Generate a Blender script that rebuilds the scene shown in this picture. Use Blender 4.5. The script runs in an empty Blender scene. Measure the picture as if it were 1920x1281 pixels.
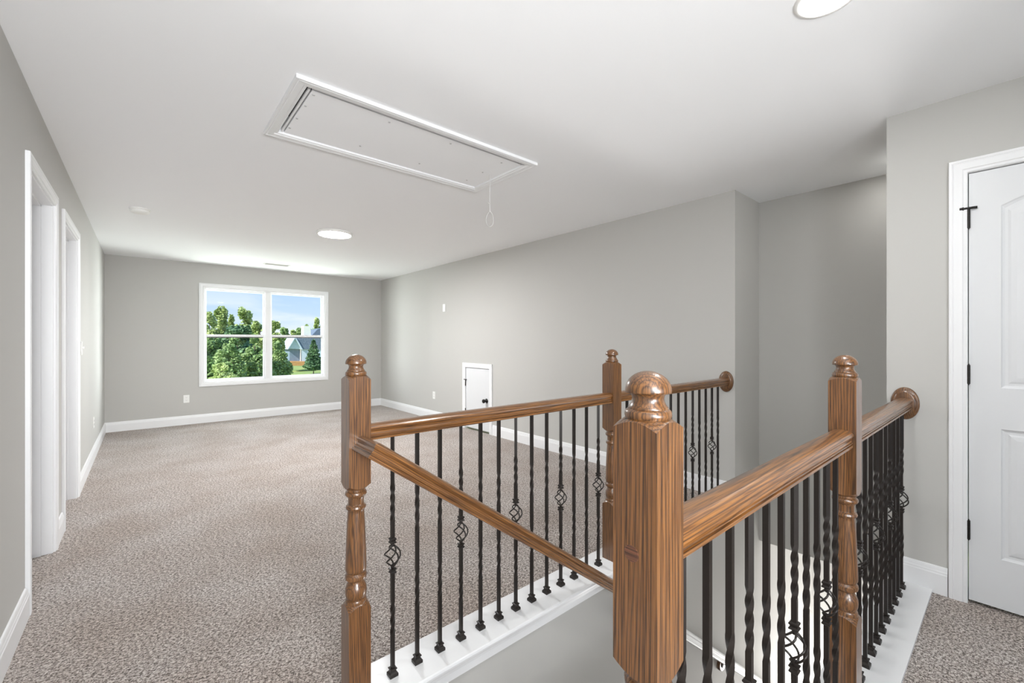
import bpy, bmesh, math, random
from mathutils import Vector, Matrix
random.seed(7)
C = bpy.context.scene.collection
sc = bpy.context.scene
PI = math.pi

# ------------------------------------------------------------------ camera
CAMH = 1.252
FPX = 807.3
cam = bpy.data.cameras.new('camera')
cam.sensor_width = 36.0
cam.lens = FPX / 1920 * 36
cam.shift_y = -0.8 / 1920
cam.clip_start = 0.02
cam.clip_end = 600
camo = bpy.data.objects.new('camera', cam)
C.objects.link(camo)
camo.location = (0, 0, CAMH)
camo.rotation_euler = (PI / 2, 0, -math.radians(40.52))
sc.camera = camo

# ------------------------------------------------------------------ view
sc.view_settings.view_transform = 'Standard'
sc.view_settings.look = 'None'
sc.view_settings.gamma = 1
sc.view_settings.exposure = 0.08
sc.view_settings.use_curve_mapping = False
sc.cycles.max_bounces = 10
sc.cycles.diffuse_bounces = 7
sc.cycles.sample_clamp_indirect = 6

# ------------------------------------------------------------------ sky
w = bpy.data.worlds.new('sky')
sc.world = w
w.use_nodes = True
nt = w.node_tree
nt.nodes.clear()
N = nt.nodes.new
L = nt.links.new
out = N('ShaderNodeOutputWorld'); bg = N('ShaderNodeBackground')
tc = N('ShaderNodeTexCoord'); sep = N('ShaderNodeSeparateXYZ')
L(tc.outputs['Generated'], sep.inputs[0])
ramp = N('ShaderNodeValToRGB')
L(sep.outputs['Z'], ramp.inputs[0])
ramp.color_ramp.elements[0].position = 0.0; ramp.color_ramp.elements[0].color = (0.70, 0.82, 0.96, 1)
ramp.color_ramp.elements[1].position = 0.5; ramp.color_ramp.elements[1].color = (0.16, 0.36, 0.78, 1)
e = ramp.color_ramp.elements.new(0.10); e.color = (0.50, 0.68, 0.94, 1)
mp = N('ShaderNodeMapping'); mp.inputs['Scale'].default_value = (5, 5, 22)
mp.inputs['Location'].default_value = (1.3, 0.4, 0.2)
L(tc.outputs['Generated'], mp.inputs[0])
nz = N('ShaderNodeTexNoise'); nz.inputs['Scale'].default_value = 1.0; nz.inputs['Detail'].default_value = 5
L(mp.outputs[0], nz.inputs['Vector'])
cr = N('ShaderNodeValToRGB'); cr.color_ramp.elements[0].position = 0.44; cr.color_ramp.elements[1].position = 0.60
L(nz.outputs['Fac'], cr.inputs[0])
low = N('ShaderNodeMapRange'); low.inputs['From Min'].default_value = 0.10; low.inputs['From Max'].default_value = 0.0
low.inputs['To Min'].default_value = 0.25; low.inputs['To Max'].default_value = 1.0
L(sep.outputs['Z'], low.inputs[0])
ml = N('ShaderNodeMath'); ml.operation = 'MULTIPLY'
L(cr.outputs[0], ml.inputs[0]); L(low.outputs[0], ml.inputs[1])
mx = N('ShaderNodeMixRGB'); mx.inputs[2].default_value = (0.95, 0.96, 1.0, 1)
L(ml.outputs[0], mx.inputs[0]); L(ramp.outputs[0], mx.inputs[1])
L(mx.outputs[0], bg.inputs[0]); bg.inputs[1].default_value = 1.08
L(bg.outputs[0], out.inputs[0])

# ------------------------------------------------------------------ sun, daylight and added fills
def light(kind, name, loc, rot, energy, size=None, size_y=None, color=(1, 1, 1), angle=None):
    l = bpy.data.lights.new(name, kind)
    l.energy = energy; l.color = color
    if kind == 'AREA':
        l.shape = 'RECTANGLE'; l.size = size; l.size_y = size_y or size
    if kind == 'SUN' and angle: l.angle = angle
    o = bpy.data.objects.new(name, l); C.objects.link(o)
    o.location = loc; o.rotation_euler = rot
    return o
def aim(o, target):
    d = Vector(target) - o.location
    o.rotation_euler = d.to_track_quat('-Z', 'Y').to_euler()

sun = light('SUN', 'sun', (0, 0, 20), (0, 0, 0), 6.5, color=(1, .95, .86), angle=0.01)
sun.rotation_euler = Vector((1.0, 0.35, -0.9)).to_track_quat('-Z', 'Y').to_euler()
# daylight: ground bounce and sky outside the far window; added fill lights follow
la = light('AREA', 'daylight_from_ground', (1.58, 9.4, -0.7), (0, 0, 0), 205, 3.0, 1.6, (0.96, 0.985, 1.0)); aim(la, (1.58, 6.9, 2.4))
lb = light('AREA', 'daylight_from_sky', (1.58, 9.3, 3.6), (0, 0, 0), 235, 3.0, 1.6, (0.96, 0.985, 1.0)); aim(lb, (1.58, 6.9, 0.4))
lc = light('AREA', 'daylight_from_east', (6.0, 11.0, 1.3), (0, 0, 0), 1080, 3.0, 3.0, (0.96, 0.985, 1.0)); aim(lc, (1.2, 7.5, 1.3))
ld = light('AREA', 'daylight_from_west', (-3.2, 11.0, 1.3), (0, 0, 0), 580, 3.0, 3.0, (0.96, 0.985, 1.0)); aim(ld, (2.0, 7.5, 1.3))
le = light('AREA', 'daylight_lower_foyer', (5.38, 0.94, -1.7), (0, 0, 0), 4, 0.9, 1.6, (1.0, 0.99, 0.98)); aim(le, (3.0, 1.0, -1.1))
lf = light('AREA', 'lower_hall_fill', (4.9, 0.94, -2.75), (0, 0, 0), 66, 0.8, 0.8, (1.0, 0.99, 0.98)); aim(lf, (3.2, 0.94, 1.5))  # added uplight on the lower floor, brightens the stairwell and niche
lg = light('AREA', 'front_fill', (-0.2, -1.2, 1.7), (0, 0, 0), 50, 0.8, 0.8, (0.96, 0.985, 1.0)); aim(lg, (1.5, 4.0, 1.4))  # added fill behind the camera, evens out the room
lh = light('AREA', 'ceiling_fill', (0.1, -2.2, 1.1), (0, 0, 0), 50, 0.7, 0.7, (0.98, 0.99, 1.0)); aim(lh, (0.0, 2.4, 2.44)); lh.data.spread = math.radians(110)  # added fill aimed at the ceiling, no such lamp in the room
li = light('AREA', 'niche_fill', (3.72, 0.53, 2.43), (0, 0, 0), 1.5, 0.12, 0.12, (1.0, 0.99, 0.96))  # added small fill hidden by the door wall, lifts the niche

# ------------------------------------------------------------------ materials
def mat(name, col, rough=0.6, metal=0.0, spec=0.5, coat=0.0):
    m = bpy.data.materials.new(name); m.use_nodes = True
    b = m.node_tree.nodes['Principled BSDF']
    b.inputs['Base Color'].default_value = (*col, 1)
    b.inputs['Roughness'].default_value = rough
    b.inputs['Metallic'].default_value = metal
    b.inputs['Specular IOR Level'].default_value = spec
    b.inputs['Coat Weight'].default_value = coat
    b.inputs['Coat Roughness'].default_value = 0.12
    return m
def bump(m, scale, strength, dist=0.002, detail=3):
    nt = m.node_tree; b = nt.nodes['Principled BSDF']
    tc = nt.nodes.new('ShaderNodeTexCoord'); n = nt.nodes.new('ShaderNodeTexNoise')
    n.inputs['Scale'].default_value = scale; n.inputs['Detail'].default_value = detail
    bp = nt.nodes.new('ShaderNodeBump'); bp.inputs['Strength'].default_value = strength; bp.inputs['Distance'].default_value = dist
    nt.links.new(tc.outputs['Object'], n.inputs['Vector']); nt.links.new(n.outputs['Fac'], bp.inputs['Height'])
    nt.links.new(bp.outputs[0], b.inputs['Normal'])
    return m
M = {}
M['wall'] = bump(mat('greige_wall_paint', (0.500, 0.494, 0.474), 0.75, spec=0.25), 220, 0.06)
M['ceiling'] = bump(mat('white_ceiling_paint', (0.89, 0.90, 0.915), 0.9, spec=0.15), 260, 0.05)
M['trim'] = bump(mat('white_semi_gloss_trim', (0.80, 0.805, 0.815), 0.35), 60, 0.02)
M['door'] = bump(mat('white_door_paint', (0.68, 0.69, 0.705), 0.4), 90, 0.05)
M['plastic'] = bump(mat('white_plastic', (0.82, 0.82, 0.80), 0.35), 80, 0.01)
M['black'] = bump(mat('black_hardware', (0.02, 0.018, 0.016), 0.35, 0.6), 90, 0.05)
M['iron'] = bump(mat('oil_rubbed_bronze_iron', (0.014, 0.010, 0.008), 0.42, 0.15), 120, 0.15)
M['void'] = mat('dark_gap', (0.05, 0.045, 0.04), 0.9)
M['cord'] = mat('white_cord', (0.7, 0.7, 0.68), 0.8)
M['screw'] = mat('painted_screw_head', (0.45, 0.45, 0.45), 0.5)
M['rail_shade'] = mat('sash_shade_grey', (0.16, 0.16, 0.16), 0.7)
M['slot'] = mat('dark_slot', (0.12, 0.12, 0.12), 0.6)

def emis(name, col, s):
    m = bpy.data.materials.new(name); m.use_nodes = True
    nt = m.node_tree; b = nt.nodes['Principled BSDF']
    b.inputs['Base Color'].default_value = (0.9, 0.9, 0.9, 1)
    b.inputs['Emission Color'].default_value = (*col, 1); b.inputs['Emission Strength'].default_value = s
    return m
M['lamp_flush'] = emis('lit_flush_diffuser', (1, 1, 1), 335)
M['lamp_can'] = emis('lit_downlight_lens', (1, 1, 0.985), 215)

def wood(name, axis, seed, light_c=(0.190, 0.083, 0.025), mid=(0.135, 0.058, 0.018), dark=(0.056, 0.026, 0.011)):
    """stained oak; the grain runs along the given axis of the object"""
    m = bpy.data.materials.new(name); m.use_nodes = True
    nt = m.node_tree; N = nt.nodes.new; L = nt.links.new
    b = nt.nodes['Principled BSDF']
    b.inputs['Roughness'].default_value = 0.38
    b.inputs['Specular IOR Level'].default_value = 0.5
    b.inputs['Coat Weight'].default_value = 0.8; b.inputs['Coat Roughness'].default_value = 0.2
    tc = N('ShaderNodeTexCoord')
    info = N('ShaderNodeObjectInfo')
    add = N('ShaderNodeVectorMath'); add.operation = 'MULTIPLY_ADD'
    comb = N('ShaderNodeCombineXYZ')
    for i in range(3): L(info.outputs['Random'], comb.inputs[i])
    L(comb.outputs[0], add.inputs[0]); add.inputs[1].default_value = (3.1, 4.7, 5.3)
    L(tc.outputs['Object'], add.inputs[2])
    # coarse figure: stretched noise warps growth rings
    s = [8.0, 8.0, 8.0]; s[axis] = 0.55
    mp = N('ShaderNodeMapping'); mp.inputs['Scale'].default_value = s; mp.inputs['Location'].default_value = (seed, seed * 2, seed * 3)
    L(add.outputs[0], mp.inputs[0])
    n1 = N('ShaderNodeTexNoise'); n1.inputs['Scale'].default_value = 1.0; n1.inputs['Detail'].default_value = 1.5; n1.inputs['Roughness'].default_value = 0.4
    L(mp.outputs[0], n1.inputs['Vector'])
    s3 = [75.0, 75.0, 75.0]; s3[axis] = 3.0
    mp3 = N('ShaderNodeMapping'); mp3.inputs['Scale'].default_value = s3; L(add.outputs[0], mp3.inputs[0])
    n3 = N('ShaderNodeTexNoise'); n3.inputs['Scale'].default_value = 1.0; n3.inputs['Detail'].default_value = 3; L(mp3.outputs[0], n3.inputs['Vector'])
    # growth rings round a pith that lies outside the piece
    pm = N('ShaderNodeVectorMath'); pm.operation = 'MULTIPLY'; q = [1.0, 1.0, 1.0]; q[axis] = 0.0; pm.inputs[1].default_value = q
    sh = N('ShaderNodeVectorMath'); sh.operation = 'MULTIPLY_ADD'; sh.inputs[1].default_value = (0.05, 0.06, 0.04)
    L(comb.outputs[0], sh.inputs[0]); L(tc.outputs['Object'], sh.inputs[2])
    of = N('ShaderNodeVectorMath'); of.operation = 'ADD'; of.inputs[1].default_value = (0.055, 0.035, 0.045)
    L(sh.outputs[0], of.inputs[0]); L(of.outputs[0], pm.inputs[0])
    ln = N('ShaderNodeVectorMath'); ln.operation = 'LENGTH'; L(pm.outputs[0], ln.inputs[0])
    m0 = N('ShaderNodeMath'); m0.operation = 'MULTIPLY'; m0.inputs[1].default_value = 150.0; L(ln.outputs['Value'], m0.inputs[0])
    ma = N('ShaderNodeMath'); ma.operation = 'MULTIPLY_ADD'; ma.inputs[1].default_value = 13.0
    m3 = N('ShaderNodeMath'); m3.operation = 'MULTIPLY_ADD'; m3.inputs[1].default_value = 1.5; L(n3.outputs['Fac'], m3.inputs[0]); L(m0.outputs[0], m3.inputs[2])
    L(n1.outputs['Fac'], ma.inputs[0]); L(m3.outputs[0], ma.inputs[2])
    fr = N('ShaderNodeMath'); fr.operation = 'PINGPONG'; fr.inputs[1].default_value = 0.5
    L(ma.outputs[0], fr.inputs[0])
    r1 = N('ShaderNodeValToRGB'); cr = r1.color_ramp
    cr.elements[0].position = 0.0; cr.elements[0].color = (*dark, 1)
    cr.elements[1].position = 0.40; cr.elements[1].color = (*light_c, 1)
    e = cr.elements.new(0.13); e.color = (*mid, 1)
    L(fr.outputs[0], r1.inputs[0])
    # fine pores
    s2 = [420.0, 420.0, 420.0]; s2[axis] = 9.0
    mp2 = N('ShaderNodeMapping'); mp2.inputs['Scale'].default_value = s2
    L(add.outputs[0], mp2.inputs[0])
    n2 = N('ShaderNodeTexNoise'); n2.inputs['Scale'].default_value = 1.0; n2.inputs['Detail'].default_value = 2
    L(mp2.outputs[0], n2.inputs['Vector'])
    r2 = N('ShaderNodeValToRGB'); r2.color_ramp.elements[0].position = 0.36; r2.color_ramp.elements[0].color = (0.34, 0.28, 0.24, 1)
    r2.color_ramp.elements[1].position = 0.56; r2.color_ramp.elements[1].color = (1.1, 1.08, 1.05, 1)
    L(n2.outputs['Fac'], r2.inputs[0])
    mx = N('ShaderNodeMixRGB'); mx.blend_type = 'MULTIPLY'; mx.inputs[0].default_value = 0.85
    L(r1.outputs[0], mx.inputs[1]); L(r2.outputs[0], mx.inputs[2])
    L(mx.outputs[0], b.inputs['Base Color'])
    bp = N('ShaderNodeBump'); bp.inputs['Strength'].default_value = 0.18; bp.inputs['Distance'].default_value = 0.001
    L(n2.outputs['Fac'], bp.inputs['Height']); L(bp.outputs[0], b.inputs['Normal'])
    return m
M['oak_z'] = wood('stained_oak_upright', 2, 1.7)
M['oak_x'] = wood('stained_oak_rail_lit', 0, 5.2, light_c=(0.255, 0.108, 0.026), mid=(0.175, 0.073, 0.020))  # lighter oak: the downlight on the rail tops is put into the colour
M['oak_y'] = wood('stained_oak_return', 1, 2.2)
M['oak_plug'] = wood('stained_oak_plug', 1, 9.1, light_c=(0.16, 0.06, 0.03), mid=(0.12, 0.045, 0.022))

def carpet_mat():
    m = bpy.data.materials.new('speckled_taupe_carpet'); m.use_nodes = True
    nt = m.node_tree; N = nt.nodes.new; L = nt.links.new
    b = nt.nodes['Principled BSDF']; b.inputs['Roughness'].default_value = 1.0; b.inputs['Specular IOR Level'].default_value = 0.05
    b.inputs['Sheen Weight'].default_value = 0.25; b.inputs['Sheen Roughness'].default_value = 0.6
    tc = N('ShaderNodeTexCoord')
    warp = N('ShaderNodeTexNoise'); warp.inputs['Scale'].default_value = 60; warp.inputs['Detail'].default_value = 3
    L(tc.outputs['Object'], warp.inputs['Vector'])
    wa = N('ShaderNodeVectorMath'); wa.operation = 'MULTIPLY_ADD'; wa.inputs[1].default_value = (0.018, 0.018, 0.0)
    L(warp.outputs['Color'], wa.inputs[0]); L(tc.outputs['Object'], wa.inputs[2])
    mp = N('ShaderNodeMapping'); mp.inputs['Scale'].default_value = (1.0, 1.35, 1.0); mp.inputs['Rotation'].default_value = (0, 0, 0.4)
    L(wa.outputs[0], mp.inputs[0])
    vo = N('ShaderNodeTexVoronoi'); vo.voronoi_dimensions = '2D'; vo.feature = 'DISTANCE_TO_EDGE'; vo.inputs['Scale'].default_value = 92
    L(mp.outputs[0], vo.inputs['Vector'])
    nn = N('ShaderNodeTexNoise'); nn.inputs['Scale'].default_value = 82; nn.inputs['Detail'].default_value = 4; nn.inputs['Roughness'].default_value = 0.72
    L(mp.outputs[0], nn.inputs['Vector'])
    ve = N('ShaderNodeMapRange'); ve.inputs['From Min'].default_value = 0.0; ve.inputs['From Max'].default_value = 0.22
    L(vo.outputs['Distance'], ve.inputs[0])
    n1 = N('ShaderNodeMath'); n1.operation = 'MULTIPLY_ADD'; n1.inputs[1].default_value = 0.24
    sb = N('ShaderNodeMath'); sb.operation = 'SUBTRACT'; sb.inputs[1].default_value = 0.50
    m15 = N('ShaderNodeMath'); m15.operation = 'MULTIPLY'; m15.inputs[1].default_value = 2.0
    L(nn.outputs['Fac'], m15.inputs[0]); L(m15.outputs[0], sb.inputs[0])
    L(ve.outputs[0], n1.inputs[0]); L(sb.outputs[0], n1.inputs[2])
    r = N('ShaderNodeValToRGB'); cr = r.color_ramp
    cr.elements[0].position = 0.45; cr.elements[0].color = (0.085, 0.062, 0.05, 1)
    cr.elements[1].position = 0.88; cr.elements[1].color = (0.86, 0.81, 0.77, 1)
    e = cr.elements.new(0.56); e.color = (0.29, 0.235, 0.20, 1)
    e = cr.elements.new(0.67); e.color = (0.49, 0.43, 0.395, 1)
    L(n1.outputs[0], r.inputs[0])
    n2 = N('ShaderNodeTexNoise'); n2.inputs['Scale'].default_value = 2.2; n2.inputs['Detail'].default_value = 4
    L(tc.outputs['Object'], n2.inputs['Vector'])
    r2 = N('ShaderNodeValToRGB'); r2.color_ramp.elements[0].position = 0.35; r2.color_ramp.elements[0].color = (0.76, 0.71, 0.67, 1)
    r2.color_ramp.elements[1].position = 0.65; r2.color_ramp.elements[1].color = (0.91, 0.91, 0.91, 1)
    L(n2.outputs['Fac'], r2.inputs[0])
    mx = N('ShaderNodeMixRGB'); mx.blend_type = 'MULTIPLY'; mx.inputs[0].default_value = 1.0
    L(r.outputs[0], mx.inputs[1]); L(r2.outputs[0], mx.inputs[2]); L(mx.outputs[0], b.inputs['Base Color'])
    bp = N('ShaderNodeBump'); bp.inputs['Strength'].default_value = 0.75; bp.inputs['Distance'].default_value = 0.008
    L(n1.outputs[0], bp.inputs['Height']); L(bp.outputs[0], b.inputs['Normal'])
    return m
M['carpet'] = carpet_mat()

def glass_mat():
    m = bpy.data.materials.new('clear_window_glass'); m.use_nodes = True
    nt = m.node_tree; nt.nodes.clear(); N = nt.nodes.new; L = nt.links.new
    o = N('ShaderNodeOutputMaterial'); t = N('ShaderNodeBsdfTransparent'); g = N('ShaderNodeBsdfGlossy')
    t.inputs[0].default_value = (0.96, 0.98, 0.97, 1); g.inputs['Roughness'].default_value = 0.02
    mx = N('ShaderNodeMixShader'); mx.inputs[0].default_value = 0.003
    L(t.outputs[0], mx.inputs[1]); L(g.outputs[0], mx.inputs[2]); L(mx.outputs[0], o.inputs[0])
    return m
M['glass'] = glass_mat()

def foliage(name, a, b_, s=1.2):
    m = bpy.data.materials.new(name); m.use_nodes = True
    nt = m.node_tree; N = nt.nodes.new; L = nt.links.new
    b = nt.nodes['Principled BSDF']; b.inputs['Roughness'].default_value = 0.7; b.inputs['Specular IOR Level'].default_value = 0.2
    b.inputs['Transmission Weight'].default_value = 0.0
    tc = N('ShaderNodeTexCoord'); n = N('ShaderNodeTexNoise'); n.inputs['Scale'].default_value = s; n.inputs['Detail'].default_value = 4
    L(tc.outputs['Object'], n.inputs['Vector'])
    r = N('ShaderNodeValToRGB'); r.color_ramp.elements[0].position = 0.35; r.color_ramp.elements[0].color = (*a, 1)
    r.color_ramp.elements[1].position = 0.65; r.color_ramp.elements[1].color = (*b_, 1)
    L(n.outputs['Fac'], r.inputs[0]); L(r.outputs[0], b.inputs['Base Color'])
    return m
M['leaf_light'] = foliage('light_green_leaves', (0.30, 0.40, 0.13), (0.58, 0.66, 0.32))  # light green is the leaves' own colour
M['leaf_mid'] = foliage('green_leaves', (0.16, 0.28, 0.10), (0.42, 0.54, 0.25))
M['leaf_dark'] = foliage('evergreen_needles', (0.07, 0.15, 0.08), (0.22, 0.35, 0.18))
M['bark'] = foliage('tree_bark', (0.12, 0.09, 0.07), (0.25, 0.20, 0.16), 6)
M['lawn'] = foliage('mown_lawn', (0.24, 0.34, 0.10), (0.42, 0.48, 0.18), 0.15)
M['siding'] = foliage('pale_blue_siding', (0.50, 0.62, 0.74), (0.56, 0.68, 0.80), 3)
M['siding_dk'] = foliage('blue_grey_siding', (0.20, 0.27, 0.36), (0.24, 0.31, 0.40), 3)
M['shingle'] = foliage('slate_blue_shingles', (0.14, 0.18, 0.26), (0.20, 0.25, 0.34), 4)
M['deck'] = foliage('orange_stained_deck', (0.55, 0.28, 0.12), (0.65, 0.36, 0.17), 3)
M['chimney'] = foliage('white_chimney', (0.8, 0.8, 0.78), (0.85, 0.85, 0.84), 2)

# ------------------------------------------------------------------ mesh helpers
def link(name, bm, m, parent=None, smooth=False, recalc=True):
    if recalc: bmesh.ops.recalc_face_normals(bm, faces=bm.faces)
    me = bpy.data.meshes.new(name); bm.to_mesh(me); bm.free()
    if m is not None: me.materials.append(m)
    if smooth:
        for p in me.polygons: p.use_smooth = True
    o = bpy.data.objects.new(name, me); C.objects.link(o)
    if parent is not None: o.parent = parent
    return o
def smooth_angle(o, deg=40):
    me = o.data
    for p in me.polygons: p.use_smooth = True
    bm = bmesh.new(); bm.from_mesh(me)
    for ed in bm.edges:
        if len(ed.link_faces) == 2 and ed.calc_face_angle(0) > math.radians(deg): ed.smooth = False
        elif len(ed.link_faces) != 2: ed.smooth = False
    bm.to_mesh(me); bm.free()
    return o
def box(bm, x0, x1, y0, y1, z0, z1):
    v = [bm.verts.new((x, y, z)) for z in (z0, z1) for y in (y0, y1) for x in (x0, x1)]
    for f in ((0, 2, 3, 1), (4, 5, 7, 6), (0, 1, 5, 4), (2, 6, 7, 3), (0, 4, 6, 2), (1, 3, 7, 5)):
        bm.faces.new([v[i] for i in f])
def bbox(bm, x0, x1, y0, y1, z0, z1, b=0.002):
    t = bmesh.new(); box(t, x0, x1, y0, y1, z0, z1)
    bmesh.ops.bevel(t, geom=t.edges[:], offset=b, segments=2, affect='EDGES')
    me = bpy.data.meshes.new('t'); t.to_mesh(me); t.free(); bm.from_mesh(me); bpy.data.meshes.remove(me)
def boxes(*bs):
    bm = bmesh.new()
    for b in bs: box(bm, *b)
    return bm
def lathe(bm, prof, seg=40, mtx=None, cap0=True, cap1=True):
    rings = []
    for r, z in prof:
        if r < 1e-5:
            rings.append([bm.verts.new((0, 0, z))])
        else:
            rings.append([bm.verts.new((r * math.cos(2 * PI * i / seg), r * math.sin(2 * PI * i / seg), z)) for i in range(seg)])
    for a, b in zip(rings, rings[1:]):
        for i in range(seg):
            j = (i + 1) % seg
            if len(a) == 1 and len(b) == 1: continue
            if len(a) == 1: bm.faces.new((a[0], b[i], b[j]))
            elif len(b) == 1: bm.faces.new((a[i], a[j], b[0]))
            else: bm.faces.new((a[i], a[j], b[j], b[i]))
    if cap0 and len(rings[0]) > 1: bm.faces.new(rings[0][::-1])
    if cap1 and len(rings[-1]) > 1: bm.faces.new(rings[-1])
    if mtx is not None:
        bmesh.ops.transform(bm, matrix=mtx, verts=[v for r in rings for v in r])
def tube(bm, pts, r, seg=8, closed=False):
    pts = [Vector(p) for p in pts]; rings = []
    n = len(pts); up = Vector((0.31, 0.17, 0.93)).normalized()
    for i, p in enumerate(pts):
        d = (pts[min(i + 1, n - 1)] - pts[max(i - 1, 0)]).normalized()
        a = d.cross(up)
        if a.length < 1e-3: a = d.cross(Vector((1, 0, 0)))
        a.normalize(); b = d.cross(a).normalized()
        rings.append([bm.verts.new(p + a * r * math.cos(2 * PI * k / seg) + b * r * math.sin(2 * PI * k / seg)) for k in range(seg)])
    for q, s in zip(rings, rings[1:]):
        for k in range(seg):
            j = (k + 1) % seg
            bm.faces.new((q[k], q[j], s[j], s[k]))
    bm.faces.new(rings[0][::-1]); bm.faces.new(rings[-1])
def thing(name, label, cat, loc=(0, 0, 0), group=None, kind=None):
    o = bpy.data.objects.new(name, None); C.objects.link(o); o.location = loc; o.empty_display_size = 0.05
    if label: o['label'] = label
    if cat: o['category'] = cat
    if group: o['group'] = group
    if kind: o['kind'] = kind
    return o
def struct(name, bm, m, label=None, cat=None):
    o = link(name, bm, m); o['kind'] = 'structure'
    if label: o['label'] = label
    if cat: o['category'] = cat
    return o
def mat4(cols, loc):
    return Matrix(((cols[0][0], cols[1][0], cols[2][0], loc[0]), (cols[0][1], cols[1][1], cols[2][1], loc[1]), (cols[0][2], cols[1][2], cols[2][2], loc[2]), (0, 0, 0, 1)))

# ------------------------------------------------------------------ dimensions
HC = 2.44
XL, XR, XD, XN = -0.41, 3.53, 3.0, 4.02      # left wall, right wall, door wall, niche wall
YB, YS, YW0, YW1 = 8.08, -4.2, 0.446, 1.433  # back wall, wall behind camera, well edges
XW0 = 0.575                                   # top riser
XE = 5.5                                      # end of lower floor
ZF = -2.85                                    # lower floor
T = 0.12

# ------------------------------------------------------------------ shell
bm = boxes((XL - T - .5, XW0, YS, YB, -.30, 0), (XW0, XR, YW1 + .177, YB, -.30, 0), (XW0, XD + .2, YS, YW0 - .136, -.30, 0))
struct('floor', bm, M['carpet'], 'speckled taupe cut pile carpet', 'floor')
HX0, HX1, HY0, HY1 = 0.574, 1.934, 2.132, 2.706
bm = boxes((-1.2, HX0, YS, YB + T, HC, HC + .12), (HX1, XE + T, YS, YB + T, HC, HC + .12),
           (HX0, HX1, YS, HY0, HC, HC + .12), (HX0, HX1, HY1, YB + T, HC, HC + .12))
struct('ceiling', bm, M['ceiling'], 'smooth white ceiling', 'ceiling')

# left wall with two door openings
DL = [(2.98, 3.71), (4.115, 4.875)]
DH = 2.065
segs = [(YS, DL[0][0]), (DL[0][1], DL[1][0]), (DL[1][1], YB)]
bm = bmesh.new()
for a, b in segs: box(bm, XL - T, XL, a, b, -.02, HC)
for a, b in DL: box(bm, XL - T, XL, a, b, DH, HC)
struct('wall_left', bm, M['wall'], 'long greige wall with two doorways', 'wall')
# back wall with window opening
WX0, WX1, WZ0, WZ1 = 0.695, 2.47, 0.615, 2.08
bm = boxes((XL - T, WX0, YB, YB + T, -.3, HC), (WX1, XR + T, YB, YB + T, -.3, HC), (WX0, WX1, YB, YB + T, -.3, WZ0), (WX0, WX1, YB, YB + T, WZ1, HC))
struct('wall_back', bm, M['wall'], 'greige end wall around the double window', 'wall')
# right wall with access door opening, and its stub towards the niche
AY0, AY1, AZ = 4.585, 5.165, 0.88
bm = boxes((XR, XR + T, YW1, AY0, 0, HC), (XR, XR + T, AY1, YB, 0, HC), (XR, XR + T, AY0, AY1, AZ, HC),
           (XR + T, XN + T, YW1, YW1 + T, 0, HC))
struct('wall_right', bm, M['wall'], 'greige right wall with the small access door', 'wall')
bm = boxes((XN, XN + T, YW0, YW1, -.46, HC))
struct('wall_niche', bm, M['wall'], 'greige wall set back above the stairs', 'wall')
# door wall with the panelled door opening, and its return over the stairs
PY0, PY1, PZ = -0.625, 0.155, 2.062
bm = boxes((XD, XD + T, PY1, YW0, 0, HC), (XD, XD + T, YS, PY0, 0, HC), (XD, XD + T, PY0, PY1, PZ, HC), (XD + T, XN + T, YW0 - T, YW0, 0, HC))
struct('wall_door_side', bm, M['wall'], 'greige wall holding the white panelled door', 'wall')
# wall behind the camera with an unseen opening added to let light in
SX0, SX1, SZ0, SZ1 = -0.1, 2.7, 0.3, 2.3
bm = boxes((XL - T, SX0, YS - T, YS, -.3, HC), (SX1, XD + T, YS - T, YS, -.3, HC), (SX0, SX1, YS - T, YS, -.3, SZ0), (SX0, SX1, YS - T, YS, SZ1, HC))
struct('wall_hall_end', bm, M['wall'])
# stairwell walls below the floor
bm = boxes((XW0, XE, YW1, YW1 + T, ZF, -.02), )
struct('wall_stairwell_far', bm, M['wall'], 'greige stairwell wall under the far railing', 'wall')
bm = boxes((XW0, XE, YW0 - T, YW0, ZF, -.02), )
struct('wall_stairwell_near', bm, M['wall'])
bm = boxes((XE, XE + T, YW0 - T, YW1 + T, ZF, 0), )
struct('wall_stairwell_end', bm, M['wall'])
struct('floor_lower', boxes((XW0 - T, XE + T, YW0 - T, YW1 + T, ZF - .1, ZF)), M['carpet'])
struct('ceiling_lower', boxes((XN + T, XE + T, YW0 - T, YW1 + T, -.46, -.30)), M['ceiling'])
# rooms behind the left doors stay closed: backing walls
struct('wall_left_rooms', boxes((-1.2, -1.1, YS, YB, -.02, HC), (-1.1, XL - T, YS - T, YS, -.02, HC), (-1.1, XL - T, YB, YB + T, -.02, HC)), M['wall'])
# closet behind the panelled door and attic space behind the access door
struct('wall_closet', boxes((3.7, 3.75, YS, YW0 - T, 0, HC), (XD + T, 3.75, YS - .05, YS, 0, HC)), M['wall'])
struct('wall_attic_space', boxes((4.3, 4.35, 4.2, 5.6, 0, 1.2), (XR + T, 4.35, 4.15, 4.2, 0, 1.2), (XR + T, 4.35, 5.6, 5.65, 0, 1.2), (XR + T, 4.35, 4.2, 5.6, 1.2, 1.25), (XR + T, 4.35, 4.2, 5.6, -.05, 0)), M['wall'])

# carpeted stairs going down between the two railings
bm = bmesh.new()
nr = 15; rise = -ZF / nr; run = rise / 0.74
x = XW0
for k in range(nr - 1):
    zt = -rise * (k + 1)
    box(bm, x, x + run + .001, YW0 + .001, YW1 - .001, zt - rise, zt)
    x += run
box(bm, XW0 - .03, XW0 + .02, YW0 + .001, YW1 - .001, -rise - .02, -.002)
struct('stair_flight', bm, M['carpet'], 'carpeted stairs going down between the railings', 'stairs')

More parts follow.
